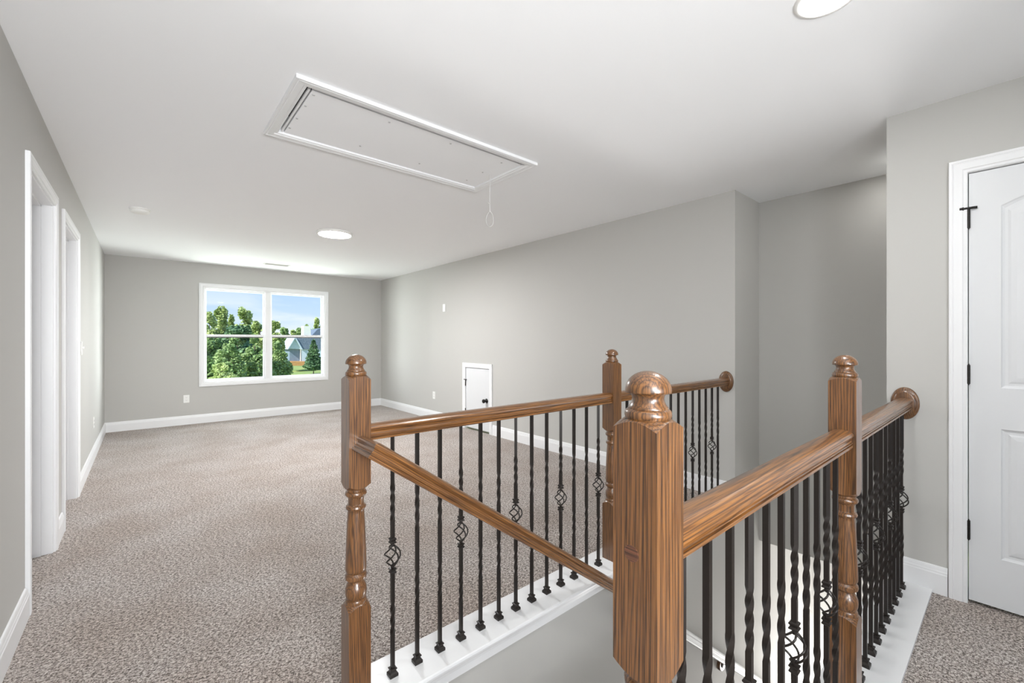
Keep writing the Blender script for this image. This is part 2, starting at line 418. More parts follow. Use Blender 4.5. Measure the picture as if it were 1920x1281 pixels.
# ------------------------------------------------------------------ profiles swept along walls
def sweep(bm, path, prof, side=1, closed=False):
    """path: XY points on the wall face; prof: (out, z) points; side=+1 puts it left of the walking direction"""
    n = len(path); rings = []
    P = [Vector((p[0], p[1])) for p in path]
    for i, p in enumerate(P):
        def nrm(a, b):
            d = (b - a).normalized(); return Vector((-d.y, d.x)) * side
        if i == 0: o = nrm(P[0], P[1])
        elif i == n - 1: o = nrm(P[-2], P[-1])
        else:
            n1, n2 = nrm(P[i - 1], p), nrm(p, P[i + 1]); o = (n1 + n2) / (1 + n1.dot(n2))
        rings.append([bm.verts.new((p.x + o.x * t, p.y + o.y * t, z)) for t, z in prof])
    for a, b in zip(rings, rings[1:]):
        for k in range(len(prof) - 1): bm.faces.new((a[k], a[k + 1], b[k + 1], b[k]))
    bm.faces.new(rings[0]); bm.faces.new(rings[-1])
BASE = [(0, -.005), (.015, -.005), (.015, .098), (.0125, .103), (.0125, .110), (.010, .116), (.0085, .126), (.006, .133), (0, .135)]
def baseboard(name, path, side):
    bm = bmesh.new(); sweep(bm, path, BASE, side); o = struct(name, bm, M['trim'], None, None); return o
CW = 0.070
baseboard('baseboard_left', [(XL, YS), (XL, DL[0][0] - CW)], -1)
baseboard('baseboard_left_middle', [(XL, DL[0][1] + CW), (XL, DL[1][0] - CW)], -1)
baseboard('baseboard_back', [(XL, DL[1][1] + CW), (XL, YB), (XR, YB), (XR, AY1 + .062)], -1)
baseboard('baseboard_right', [(XR, AY0 - .062), (XR, YW1 + .18)], -1)
bm = bmesh.new(); sweep(bm, [(XR, YW1 + .182), (XR, YW1 + .002)], BASE, -1); struct('baseboard_right_end', bm, M['trim'])
baseboard('baseboard_door_side', [(XD, YW0), (XD, PY1 + .062)], -1)

CAS = [(0, 0), (0, .010), (.004, .0125), (.010, .0115), (.014, .0115), (.018, .0155), (.034, .0165), (.046, .0175), (.050, .0145), (.054, .0175), (.062, .0175), (.064, .015), (.064, 0)]
def casing(bm, u0, u1, z0, z1, f, closed=False, scale=1.0):
    """f maps (u, z, out) to a point"""
    rings = []
    for d, t in CAS:
        d *= scale
        if closed: q = [(u0 - d, z0 - d), (u0 - d, z1 + d), (u1 + d, z1 + d), (u1 + d, z0 - d)]
        else: q = [(u0 - d, z0), (u0 - d, z1 + d), (u1 + d, z1 + d), (u1 + d, z0)]
        rings.append([bm.verts.new(f(u, z, t)) for u, z in q])
    m = 4 if closed else 3
    for a, b in zip(rings, rings[1:]):
        for i in range(m):
            j = (i + 1) % 4
            bm.faces.new((a[i], a[j], b[j], b[i]))
    if not closed:
        bm.faces.new([r[0] for r in rings]); bm.faces.new([r[3] for r in rings][::-1])

# ------------------------------------------------------------------ doors on the left wall (closed, set back)
def left_door(idx, a, b):
    root = thing('door_%d' % idx, ['white doorway nearest on the left wall, deep white jamb', 'white doorway further along the left wall, nearer the window'][idx - 1], 'door', (XL, (a + b) / 2, 0), kind='structure')
    def R(o):
        o.location = -root.location; return o
    bm = bmesh.new(); casing(bm, a, b, 0, DH - .01, lambda u, z, t: (XL + t, u, z)); R(link('door_casing', bm, M['trim'], root))
    j = .018
    bm = boxes((XL - T, XL + .001, a - .001, a + j, 0, DH), (XL - T, XL + .001, b - j, b + .001, 0, DH), (XL - T, XL + .001, a + j, b - j, DH - j, DH))
    s0, s1 = XL - .083, XL - .046
    box(bm, s0, s1, a + j, a + j + .011, 0, DH - j); box(bm, s0, s1, b - j - .011, b - j, 0, DH - j); box(bm, s0, s1, a + j, b - j, DH - j - .011, DH - j)
    R(link('door_jamb', bm, M['trim'], root))
    bm = bmesh.new(); bbox(bm, XL - T, XL - .085, a + j + .003, b - j - .003, .012, DH - j - .003)
    R(link('door_slab', bm, M['door'], root))
left_door(1, *DL[0]); left_door(2, *DL[1])

# ------------------------------------------------------------------ panelled door
def panel_loop(y0, y1, z0, z1, inset, camber, n=14):
    y0 += inset; y1 -= inset; z0 += inset
    pts = [(y0, z0), (y1, z0)]
    yc = (y0 + y1) / 2; hw = (y1 - y0) / 2
    for i in range(n + 1):
        y = y1 + (y0 - y1) * i / n
        z = z1 - inset * (1.0 if camber == 0 else 1.05) + camber * (1 - ((y - yc) / hw) ** 2)
        pts.append((y, z))
    return pts
def panelled_slab(bm, x, y0, y1, z0, z1, panels, thick=.035):
    outer = [bm.verts.new((x, p[0], p[1])) for p in ((y0, z0), (y1, z0), (y1, z1), (y0, z1))]
    edges = [bm.edges.new((outer[i], outer[(i + 1) % 4])) for i in range(4)]
    for (a, b, c, d, cam_) in panels:
        prev = None
        for inset, depth in ((0, 0), (.004, .004), (.012, .0075), (.022, .0075), (.030, .004), (.048, .0015), (.052, .0015)):
            ring = [bm.verts.new((x + depth, p[0], p[1])) for p in panel_loop(a, b, c, d, inset, cam_)]
            if prev is None:
                edges += [bm.edges.new((ring[i], ring[(i + 1) % len(ring)])) for i in range(len(ring))]
            else:
                for i in range(len(ring)):
                    j = (i + 1) % len(ring); bm.faces.new((prev[i], prev[j], ring[j], ring[i]))
            prev = ring
        bm.faces.new(prev)
    bmesh.ops.triangle_fill(bm, use_beauty=True, edges=edges)
    back = [bm.verts.new((x + thick, p[0], p[1])) for p in ((y0, z0), (y1, z0), (y1, z1), (y0, z1))]
    bm.faces.new(back[::-1])
    for i in range(4): bm.faces.new((outer[i], outer[(i + 1) % 4], back[(i + 1) % 4], back[i]))
root = thing('door_3', 'white two panel arched top door with black hinges', 'door', (XD, -.23, 0), kind='structure')
def R(o):
    o.location = -root.location; return o
bm = bmesh.new(); casing(bm, PY0 + .006, PY1 - .006, 0, PZ - .004, lambda u, z, t: (XD - t, u, z)); R(link('door_casing', bm, M['trim'], root))
j = .006
bm = boxes((XD - .001, XD + T, PY1 - j, PY1, 0, PZ), (XD - .001, XD + T, PY0, PY0 + j, 0, PZ), (XD - .001, XD + T, PY0 + j, PY1 - j, PZ - j, PZ))
R(link('door_jamb', bm, M['trim'], root))
dy0, dy1 = PY0 + j + .003, PY1 - j - .003
bm = bmesh.new()
pa, pb = dy0 + .105, .044
panelled_slab(bm, XD + .003, dy0, dy1, .016, PZ - j - .004, [(pa, pb, 1.035, 1.878, .072), (pa, pb, .243, .845, 0)])
R(link('door_slab', bm, M['door'], root))
def hinge(x, y, z, h, nx, parent, stop=False, r=.0065):
    bm = bmesh.new()
    prof = [(0, -.006), (r * .5, -.004), (r * .6, 0), (r, .001), (r, h * .33), (r * .9, h * .335), (r, h * .34), (r, h * .66), (r * .9, h * .665), (r, h * .67), (r, h - .001), (r * .6, h), (r * .5, h + .004), (0, h + .006)]
    lathe(bm, prof, 16)
    if stop:
        lathe(bm, [(0, -.02), (.0055, -.019), (.0055, .022), (0, .023)], 10, Matrix.Translation((-.004 * 1, 0, h + .004)) @ Matrix.Rotation(PI / 2, 4, 'X'))
        lathe(bm, [(0, -.008), (.0085, -.007), (.0085, .007), (0, .008)], 12, Matrix.Translation((-.004, .022, h + .004)) @ Matrix.Rotation(PI / 2, 4, 'X'))
        lathe(bm, [(0, -.006), (.006, -.005), (.006, .005), (0, .006)], 12, Matrix.Translation((.0, -.024, h + .004)) @ Matrix.Rotation(PI / 2, 4, 'X'))
        lathe(bm, [(.008, 0), (.010, .001), (.010, .006), (.008, .007)], 14, Matrix.Translation((0, 0, h)))
    o = link('hinge', bm, M['black'], parent); smooth_angle(o)
    o.location = Vector((x, y, z)) - parent.location
    return o
for z, s in ((1.79, True), (1.047, False), (.305, False)):
    hinge(XD - .006, PY1 - .008, z, .092, 0, root, s)

# ------------------------------------------------------------------ access door in the right wall
root = thing('door_4', 'small white knee wall access door with black knob', 'door', (XR, (AY0 + AY1) / 2, 0), kind='structure')
bm = bmesh.new(); casing(bm, AY0 + .006, AY1 - .006, 0, AZ - .004, lambda u, z, t: (XR - t, u, z)); R(link('door_casing', bm, M['trim'], root))
bm = boxes((XR - .001, XR + T, AY1 - j, AY1, 0, AZ), (XR - .001, XR + T, AY0, AY0 + j, 0, AZ), (XR - .001, XR + T, AY0 + j, AY1 - j, AZ - j, AZ))
R(link('door_jamb', bm, M['trim'], root))
bm = bmesh.new(); bbox(bm, XR + .003, XR + .036, AY0 + j + .003, AY1 - j - .003, .022, AZ - j - .005); R(link('door_slab', bm, M['door'], root))
hinge(XR - .006, AY1 - .008, .61, .085, 0, root, True); hinge(XR - .006, AY1 - .008, .20, .085, 0, root)
bm = bmesh.new()
lathe(bm, [(0, 0), (.031, 0), (.032, .004), (.026, .009), (.012, .012), (.010, .028), (.016, .034), (.025, .041), (.028, .052), (.025, .062), (.014, .068), (0, .069)], 28, mat4(((0, 1, 0), (0, 0, 1), (-1, 0, 0)), (0, 0, 0)))
o = link('knob', bm, M['black'], root, smooth=True); o.location = Vector((XR + .003, 4.662, .44)) - root.location
bm = boxes((XR - .001, XR + .002, AY0 + j + .0005, AY0 + j + .0035, .41, .47)); R(link('latch_plate', bm, M['black'], root))

# ------------------------------------------------------------------ double hung window
root = thing('window_1', 'white twin double hung window on the end wall', 'window', (1.58, YB, WZ0), kind='structure')
bm = bmesh.new(); casing(bm, WX0 + .004, WX1 - .004, WZ0 + .004, WZ1 - .004, lambda u, z, t: (u, YB - t, z), True); R(link('window_casing', bm, M['trim'], root))
yf0 = YB + .012
bm = boxes((WX0, WX0 + .016, YB - .001, YB + T, WZ0, WZ1), (WX1 - .016, WX1, YB - .001, YB + T, WZ0, WZ1), (WX0 + .016, WX1 - .016, YB - .001, YB + T, WZ0, WZ0 + .016), (WX0 + .016, WX1 - .016, YB - .001, YB + T, WZ1 - .016, WZ1))
R(link('window_frame', bm, M['trim'], root))
bm = bmesh.new(); bbox(bm, 1.530, 1.612, yf0, YB + T, WZ0 + .016, WZ1 - .016, .003); R(link('mullion', bm, M['trim'], root))
ZM = 1.338
for (a, b) in ((WX0 + .016, 1.530), (1.612, WX1 - .016)):
    for up in (0, 1):
        y0, y1 = (YB + .040, YB + .068) if not up else (YB + .070, YB + .098)
        z0, z1 = (WZ0 + .016, ZM + .018) if not up else (ZM - .018, WZ1 - .016)
        s = .026
        bt = .034 if not up else .036
        tp = .036 if not up else .026
        bm = bmesh.new()
        bbox(bm, a, a + s, y0, y1, z0, z1, .003); bbox(bm, b - s, b, y0, y1, z0, z1, .003)
        bbox(bm, a + s - .002, b - s + .002, y0, y1, z0, z0 + bt, .003); bbox(bm, a + s - .002, b - s + .002, y0, y1, z1 - tp, z1, .003)
        sash = R(link('sash', bm, M['trim'], root))
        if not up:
            R(link('sash_shade', boxes((a + s, b - s, y0 - .001, y0 + .012, ZM - .032, ZM - .0175)), M['rail_shade'], root))  # dark grey strip painting the shadow under the meeting rail
        bm = boxes((a + s - .003, b - s + .003, (y0 + y1) / 2 - .002, (y0 + y1) / 2 + .002, z0 + bt - .003, z1 - tp + .003))
        pane = link('pane', bm, M['glass'], sash)

# ------------------------------------------------------------------ window added to let light in behind the camera (frame only seen from the side)
root = thing('added_light_window', None, None, (1.3, YS, SZ0), kind='structure')
bm = bmesh.new(); casing(bm, SX0, SX1, SZ0, SZ1, lambda u, z, t: (u, YS + t, z), True); R(link('window_casing', bm, M['trim'], root))
bm = boxes((1.27, 1.33, YS - .09, YS - .04, SZ0, SZ1), (SX0, SX1, YS - .09, YS - .04, SZ0, SZ0 + .04), (SX0, SX1, YS - .09, YS - .04, SZ1 - .04, SZ1), (SX0, SX0 + .04, YS - .09, YS - .04, SZ0, SZ1), (SX1 - .04, SX1, YS - .09, YS - .04, SZ0, SZ1))
R(link('window_frame', bm, M['trim'], root))

# ------------------------------------------------------------------ white nosing caps round the stairwell
CT = 0.014
def cap(name, path, side):
    bm = bmesh.new()
    # profile measured from the well edge: out is towards the well
    prof = [(-.176, -.01), (-.176, CT), (.026, CT), (.031, CT - .003), (.033, CT - .010), (.031, CT - .019), (.026, CT - .022),
            (.016, CT - .022), (.016, CT - .030), (.012, CT - .040), (.010, CT - .052), (.010, CT - .080), (.0, CT - .082), (.0, -.01)]
    n = []
    rings = []
    for (x, y) in path:
        rings.append([bm.verts.new((x, y + side * t, z)) for t, z in prof])
    a, b = rings
    for k in range(len(prof)):
        l = (k + 1) % len(prof); bm.faces.new((a[k], a[l], b[l], b[k]))
    bm.faces.new(a); bm.faces.new(b[::-1])
    return struct(name, bm, M['trim'], name == 'trim_1' and 'white nosing board under the far railing' or 'white nosing board under the near railing', 'trim')
cap('trim_1', [(XW0 - .005, YW1), (XR, YW1)], -1)
cap('trim_2', [(XW0 - .005, YW0), (XD, YW0)], 1)
# plumb-cut white skirt at the top step
struct('trim_3', boxes((XW0 + .002, .893, YW1 - .012, YW1, -.6, CT - .078)), M['trim'])

# ------------------------------------------------------------------ railings
YF, YN = 1.50, 0.373          # centre lines
RB, RT = .903, .960           # underside and top of level rail
RAIL = [(.0265, 0), (.0290, .002), (.0292, .0095), (.0240, .0110), (.0240, .0135), (.0290, .0150), (.0290, .0180), (.0252, .0195), (.0232, .0240), (.0232, .0290), (.0256, .0335), (.0300, .0365), (.0318, .0400), (.0312, .0445), (.0280, .0495), (.0210, .0540), (.0120, .0565), (0, .0575)]
def rail_loop():
    r = RAIL; return [(w_, z) for w_, z in r] + [(-w_, z) for w_, z in r[-2::-1]]
def rail_mesh(p0, p1, cut0=None, cut1=None):
    """p0, p1: points on the centre of the underside; sections are vertical"""
    bm = bmesh.new(); lp = rail_loop()
    p0, p1 = Vector(p0), Vector(p1); d = p1 - p0; hd = Vector((d.x, d.y, 0)).normalized(); sd = Vector((-hd.y, hd.x, 0))
    n = max(2, int(d.length / .12)); rings = []
    for i in range(n + 1):
        p = p0 + d * i / n
        rings.append([bm.verts.new(p + sd * a + Vector((0, 0, z))) for a, z in lp])
    for a, b in zip(rings, rings[1:]):
        for k in range(len(lp)):
            l = (k + 1) % len(lp); bm.faces.new((a[k], a[l], b[l], b[k]))
    bm.faces.new(rings[0]); bm.faces.new(rings[-1][::-1])
    return bm

W2 = .038
def block(bm, z0, z1, top_r, bot_r, k0, k1):
    """square block whose ends are turned down: end height falls with the distance from the axis"""
    n = 8
    per = []
    for s in range(4):
        for i in range(n):
            u = -W2 + 2 * W2 * i / n
            per.append([(u, -W2), (W2, u), (-u, W2), (-W2, -u)][s])
    def zt(x, y): return z1 - k1 * max(0, math.hypot(x, y) - top_r)
    def zb(x, y): return z0 + k0 * max(0, math.hypot(x, y) - bot_r)
    def ring(f, sc_): return [bm.verts.new((x * sc_, y * sc_, f(x * sc_, y * sc_))) for x, y in per]
    rs = [ring(zb, .3), ring(zb, .6), ring(zb, .8), ring(zb, .9), ring(zb, 1), ring(zt, 1), ring(zt, .9), ring(zt, .8), ring(zt, .6), ring(zt, .3)]
    for a, b in zip(rs, rs[1:]):
        for i in range(len(per)):
            q = (i + 1) % len(per); bm.faces.new((a[i], a[q], b[q], b[i]))
    bm.faces.new(rs[0][::-1]); bm.faces.new(rs[-1])
def newel_shaft_mesh():
    bm = bmesh.new()
    block(bm, .738, 1.133, .034, .032, .85, .75)
    block(bm, 0.0, .347, .032, .5, 0, 1.05)
    prof = [(.030, .334), (.0335, .338), (.0352, .344), (.0352, .351), (.033, .356), (.0305, .3575), (.0325, .361), (.0352, .370), (.0362, .382), (.0352, .394), (.031, .405), (.0270, .413), (.0262, .419),
            (.030, .4225), (.0352, .4265), (.0366, .433), (.0355, .440), (.0315, .4445), (.0300, .447), (.0322, .4495), (.0350, .456), (.0355, .464), (.0345, .50), (.0325, .56), (.0300, .62), (.0278, .655), (.0270, .664),
            (.0285, .667), (.0325, .669), (.0343, .674), (.0325, .680), (.0285, .6825), (.0262, .686), (.0262, .705), (.0285, .711), (.0335, .7145), (.0362, .719), (.0362, .725), (.0335, .7295), (.0305, .731), (.0300, .742)]
    lathe(bm, prof, 40)
    return bm
FIN = [(.0295, -.006), (.0305, .002), (.0345, .005), (.0358, .010), (.0350, .0155), (.0318, .0185), (.0300, .0195), (.0302, .0215), (.0268, .0255), (.0245, .031), (.0238, .035), (.0248, .0395), (.0272, .0425), (.0300, .0437), (.0340, .0440), (.0352, .0455)]
FIN += [(.0354 * math.cos(math.radians(q)), .0470 + .0305 * math.sin(math.radians(q))) for q in range(0, 90, 9)] + [(0, .0775)]
shaft_me = None; fin_me = None
def mesh_obj(name, me, parent, loc):
    o = bpy.data.objects.new(name, me); C.objects.link(o); o.parent = parent; o.location = loc; return o
def newel(x, y, root, z0=CT):
    global shaft_me, fin_me
    if shaft_me is None:
        o = link('newel_post', newel_shaft_mesh(), M['oak_z']); smooth_angle(o, 32); shaft_me = o.data; bpy.data.objects.remove(o)
        bm = bmesh.new(); lathe(bm, FIN, 44); o = link('finial', bm, M['oak_z'], smooth=True); smooth_angle(o, 50); fin_me = o.data; bpy.data.objects.remove(o)
    p = mesh_obj('newel_post', shaft_me, root, Vector((x, y, 0)) - root.location)
    f = mesh_obj('finial', fin_me, p, (0, 0, 1.128))
    return p

# balusters
HB = .00635
def bar_mesh(parts):
    """parts: list of (z0, z1, turns) straight or twisted lengths of square bar"""
    bm = bmesh.new(); ang = 0; prev = None; ends = []
    first = True
    for z0, z1, turns in parts:
        n = 1 if turns == 0 else max(2, int(abs(turns) * 24))
        for i in range(0 if prev is None else 1, n + 1):
            a = ang + turns * 2 * PI * i / n; z = z0 + (z1 - z0) * i / n
            ring = [bm.verts.new((math.cos(a) * cx - math.sin(a) * cy, math.sin(a) * cx + math.cos(a) * cy, z)) for cx, cy in ((-HB, -HB), (HB, -HB), (HB, HB), (-HB, HB))]
            if prev is None: bm.faces.new(ring[::-1])
            else:
                for k in range(4):
                    l = (k + 1) % 4; bm.faces.new((prev[k], prev[l], ring[l], ring[k]))
            prev = ring
        ang += turns * 2 * PI
    bm.faces.new(prev)
    return bm
def add_bm(dst, src):
    me = bpy.data.meshes.new('t'); src.to_mesh(me); src.free(); dst.from_mesh(me); bpy.data.meshes.remove(me)
def shoe_mesh():
    bm = bmesh.new()
    prof = [(.0158, 0), (.0160, .010), (.0145, .0125), (.0110, .016), (.0095, .020), (.0100, .0225), (.0125, .0255), (.0125, .0285), (.0085, .0300), (.0066, .0300)]
    prev = None
    for r, z in prof:
        ring = [bm.verts.new((sx * r, sy * r, z)) for sx, sy in ((-1, -1), (1, -1), (1, 1), (-1, 1))]
        if prev:
            for k in range(4):
                l = (k + 1) % 4; bm.faces.new((prev[k], prev[l], ring[l], ring[k]))
        else: bm.faces.new(ring[::-1])
        prev = ring
    bm.faces.new(prev)
    return bm
def collar(bm, zc_, s=1):
    prof = [(.0075, -.011), (.0110, -.009), (.0115, -.006), (.0085, -.003), (.0085, .001), (.0105, .003), (.0112, .0065), (.0095, .009), (.0070, .011)]
    prev = None
    for r, z in prof:
        ring = [bm.verts.new((sx * r, sy * r, zc_ + z * s)) for sx, sy in ((-1, -1), (1, -1), (1, 1), (-1, 1))]
        if prev:
            for k in range(4):
                l = (k + 1) % 4; bm.faces.new((prev[k], prev[l], ring[l], ring[k]))
        else: bm.faces.new(ring[::-1])
        prev = ring
    bm.faces.new(prev)
def basket_mesh(z0, z1):
    bm = bmesh.new(); n = 14
    for k in range(4):
        pts = []
        for i in range(n + 1):
            s = i / n
            r = .0035 + .0255 * math.sin(PI * s ** 1.0) ** .9
            a = k * PI / 2 + PI / 4 + (s - .5) * PI * 1.05
            pts.append((r * math.cos(a), r * math.sin(a), z0 + (z1 - z0) * s))
        tube(bm, pts, .0029, 7)
    for z in (z0, z1):
        lathe(bm, [(0, z - .008), (.006, z - .006), (.0065, z), (.005, z + .006), (0, z + .008)], 10)
    collar(bm, z0 - .016, -1); collar(bm, z1 + .016)
    return bm
B0, B1 = .418, .498           # basket height range
def make_proto(fn, nm, sm=False, ang=35):
    o = link(nm, fn, M['iron']); 
    if sm: smooth_angle(o, ang)
    me = o.data; bpy.data.objects.remove(o); return me
BH = RB + .006 - CT
plain_me = make_proto(bar_mesh([(.001, .215, 0), (.215, .355, .75), (.355, .50, 0), (.50, .655, .75), (.655, BH, 0)]), 'baluster', True, 50)
low = bar_mesh([(.001, .15, 0), (.15, .275, .75), (.275, B0 - CT - .012, 0)])
up = bar_mesh([(B1 - CT + .012, B1 - CT + .085, 0), (B1 - CT + .085, B1 - CT + .225, .9), (B1 - CT + .225, BH, 0)])
add_bm(low, up)
bask_bar_me = make_proto(low, 'baluster', True, 50)
basket_me = make_proto(basket_mesh(B0 - CT, B1 - CT), 'basket', True, 50)
shoe_me = make_proto(shoe_mesh(), 'shoe')
def baluster(x, y, root, basket):
    o = mesh_obj('baluster', bask_bar_me if basket else plain_me, root, Vector((x, y, CT)) - root.location)
    mesh_obj('shoe', shoe_me, o, (0, 0, 0))
    if basket:
        mesh_obj('basket', basket_me, o, (0, 0, 0)); o['label'] = 'twisted iron baluster with open spiral basket'
    return o
ROS = [(.083, 0), (.083, .006), (.080, .011), (.074, .013), (.068, .013), (.063, .017), (.055, .019), (0, .019)]
def rosette(x, y, z, root):
    bm = bmesh.new(); lathe(bm, ROS, 48, mat4(((0, 1, 0), (0, 0, 1), (-1, 0, 0)), (0, 0, 0)))
    bmesh.ops.scale(bm, vec=(1, .68, 1), verts=bm.verts)
    o = link('rosette', bm, M['oak_z'], root); smooth_angle(o, 45); o.location = Vector((x, y, z)) - root.location
    return o
# far railing: newel A, rail, newel C, rail, rosette on the right wall
AX, CX, BX, DX = .564, 2.033, .598, 1.790
far = thing('railing', 'far oak and iron railing from the left newel post to the right wall', 'railing', (CX, YF, CT))
newel(AX, YF, far); newel(CX, YF, far)
for a, b in ((AX + W2, CX - W2), (CX + W2, XR - .017)):
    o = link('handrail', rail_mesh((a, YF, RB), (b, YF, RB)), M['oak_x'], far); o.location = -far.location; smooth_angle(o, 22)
rosette(XR, YF, .930, far)
for k in range(13): baluster(.700 + .1008 * k, YF, far, k % 3 == 0)
for k in range(13): baluster(2.18 + .1 * k, YF, far, k % 3 == 2)
near = thing('railing', 'near oak and iron railing from the closest newel post to the door wall', 'railing', (DX, YN, CT))
pB = newel(BX, YN, near); newel(DX, YN, near)
for a, b in ((BX + W2, DX - W2), (DX + W2, XD - .017)):
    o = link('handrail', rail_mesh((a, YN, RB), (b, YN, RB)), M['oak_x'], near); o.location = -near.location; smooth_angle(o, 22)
rosette(XD, YN, .930, near)
for k in range(11): baluster(.700 + .0972 * k, YN, near, k % 3 == 0)
for k in range(10): baluster(2.890 - .1 * k, YN, near, k % 3 == 0)
bm = bmesh.new(); lathe(bm, [(0, 0), (.0125, 0), (.0125, .0012), (.0115, .0016), (0, .0017)], 28, mat4(((0, 1, 0), (0, 0, 1), (-1, 0, 0)), (0, 0, 0)))
o = link('plug', bm, M['oak_plug'], pB); o.location = (-W2 + .0006, .004, .931); o['label'] = 'darker round wooden bolt plug'

# sloping stair handrail: a mitred return leaves the face of the left newel, then the rail runs down the stairs
hs = thing('stair_handrail', 'sloping oak handrail going down the stairs from the left newel post', 'handrail', (AX, 1.36, .86))
YH = 1.3465
ANG = math.atan(.7146)
SV = Vector((math.cos(ANG), 0, -math.sin(ANG))); NV = Vector((math.sin(ANG), 0, math.cos(ANG)))
O0 = Vector((.557, YH, .869))
lp = rail_loop()
def sec(bm, fn): return [bm.verts.new(fn(a, z)) for a, z in lp]
def skin(bm, rings):
    for a, b in zip(rings, rings[1:]):
        for k in range(len(lp)):
            l = (k + 1) % len(lp); bm.faces.new((a[k], a[l], b[l], b[k]))
    bm.faces.new(rings[0]); bm.faces.new(rings[-1][::-1])
UY = Vector((0, 1, 0))
# the return, with its own straight grain
bm = bmesh.new()
skin(bm, [sec(bm, lambda a, z: O0 + UY * (YF - W2 - YH + .001) + SV * a + NV * z), sec(bm, lambda a, z: O0 + SV * a + UY * a + NV * z)])
o = link('rail_return', bm, M['oak_y'], hs); o.location = -hs.location; smooth_angle(o, 22)
# the long rail; built along its own X so that the grain follows it
def sloped(name, O, S, Nn, t0, t1, m, mitre):
    bm = bmesh.new(); rings = []
    n = 16
    for i in range(n + 1):
        t = t0 + (t1 - t0) * i / n
        rings.append([bm.verts.new((a if (mitre and i == 0) else t, a, z)) for a, z in lp])
    skin(bm, rings)
    o = link(name, bm, m, hs)
    mt = Matrix(((S.x, 0, Nn.x), (0, 1, 0), (S.z, 0, Nn.z)))
    o.rotation_euler = mt.to_euler(); o.location = O - hs.location
    smooth_angle(o, 22); return o
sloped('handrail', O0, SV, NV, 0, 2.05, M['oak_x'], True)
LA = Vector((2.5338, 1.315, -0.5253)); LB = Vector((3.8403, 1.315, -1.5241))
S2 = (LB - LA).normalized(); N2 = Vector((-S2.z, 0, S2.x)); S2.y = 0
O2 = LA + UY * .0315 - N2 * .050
o = sloped('lower_rail', O2, S2, N2, -.62, 2.6, M['trim'], False); o['label'] = 'lower length of the handrail with its reflected light painted pale'  # white paint stands in for window light reflected off the oak
def bracket(xb, zu, zw):
    bm = bmesh.new()
    tube(bm, [(xb, YH, zu + .004), (xb, YH, zu - .03), (xb, YH + .01, zu - .045), (xb, YW1 - .022, zw), (xb, YW1 - .004, zw)], .006, 10)
    lathe(bm, [(0, 0), (.034, 0), (.034, .026), (.026, .030), (0, .031)], 24, mat4(((1, 0, 0), (0, 0, 1), (0, -1, 0)), (xb, YW1, zw)))
    o = link('bracket', bm, M['black'], hs); o.location = -hs.location; smooth_angle(o, 45)
    return o
bk = bracket(3.27, -1.03, -1.14)
bm = bmesh.new(); lathe(bm, [(0, 0), (.056, 0), (.056, .018), (.052, .022), (0, .022)], 32, mat4(((1, 0, 0), (0, 0, 1), (0, -1, 0)), (3.27, YW1, -1.14)))
o = link('backing_block', bm, M['oak_z'], bk); smooth_angle(o, 45)
bracket(2.0, .869 - .7146 * 1.443, -.25)

# ------------------------------------------------------------------ ceiling fittings
# attic hatch
root = thing('attic_hatch', 'white attic ladder hatch in the ceiling with pull cord', 'hatch', (1.25, 2.42, HC))
def R(o):
    o.location = -root.location; return o
bm = bmesh.new(); casing(bm, HX0, HX1, HY0, HY1, lambda u, v, t: (u, v, HC - t), True, .95); R(link('hatch_trim', bm, M['trim'], root))
bm = bmesh.new(); bbox(bm, HX0 + .032, HX1 - .002, HY0 + .030, HY1 - .002, HC - .001, HC + .012, .001)
R(link('hatch_panel', bm, M['ceiling'], root))
bm = bmesh.new(); bbox(bm, HX0 + .014, HX0 + .025, HY0 + .030, HY1 - .002, HC - .001, HC + .012, .001); R(link('hatch_edge_strip', bm, M['trim'], root))
bm = boxes((HX0, HX1, HY0, HY1, HC + .10, HC + .12), (HX0, HX0 + .002, HY0, HY1, HC + .02, HC + .12), (HX0, HX1, HY0, HY0 + .002, HC + .02, HC + .12))
R(link('hatch_box', bm, M['void'], root))
for (x, y) in ((.622, 2.20), (.62, 2.33), (.62, 2.49), (.617, 2.627), (1.0, 2.59), (1.011, 2.207), (1.401, 2.206), (1.40, 2.59), (1.811, 2.436), (1.808, 2.224), (1.81, 2.63)):
    bm = bmesh.new(); lathe(bm, [(0, 0), (.0065, 0), (.005, .0025), (0, .003)], 12, Matrix.Rotation(PI, 4, 'X')); o = link('screw', bm, M['slot'] if x > 9 else M['screw'], root); o.location = Vector((x, y, HC - .0008)) - root.location
cxx, cyy = 1.875, 2.437
pts = [(cxx, cyy, HC + .002)]
for i in range(1, 8): pts.append((cxx + .001 * math.sin(i), cyy, HC - .265 * i / 7))
zk = HC - .265
loop = []
for i in range(0, 17):
    a = i / 16 * PI * 2
    wdt = .021 * math.sin(a / 2) ** 1.0
    loop.append((cxx + math.sin(a) * .023 * (0.4 + .6 * math.sin(a / 2)), cyy - math.sin(a) * .018, zk - .108 * (1 - math.cos(a)) / 2))
bm = bmesh.new(); tube(bm, pts, .0016, 6); tube(bm, loop, .0016, 6); tube(bm, [(cxx, cyy, zk + .05), (cxx - .008, cyy, zk + .054), (cxx - .016, cyy, zk + .062)], .0016, 6)
R(link('pull_cord', bm, M['cord'], root))

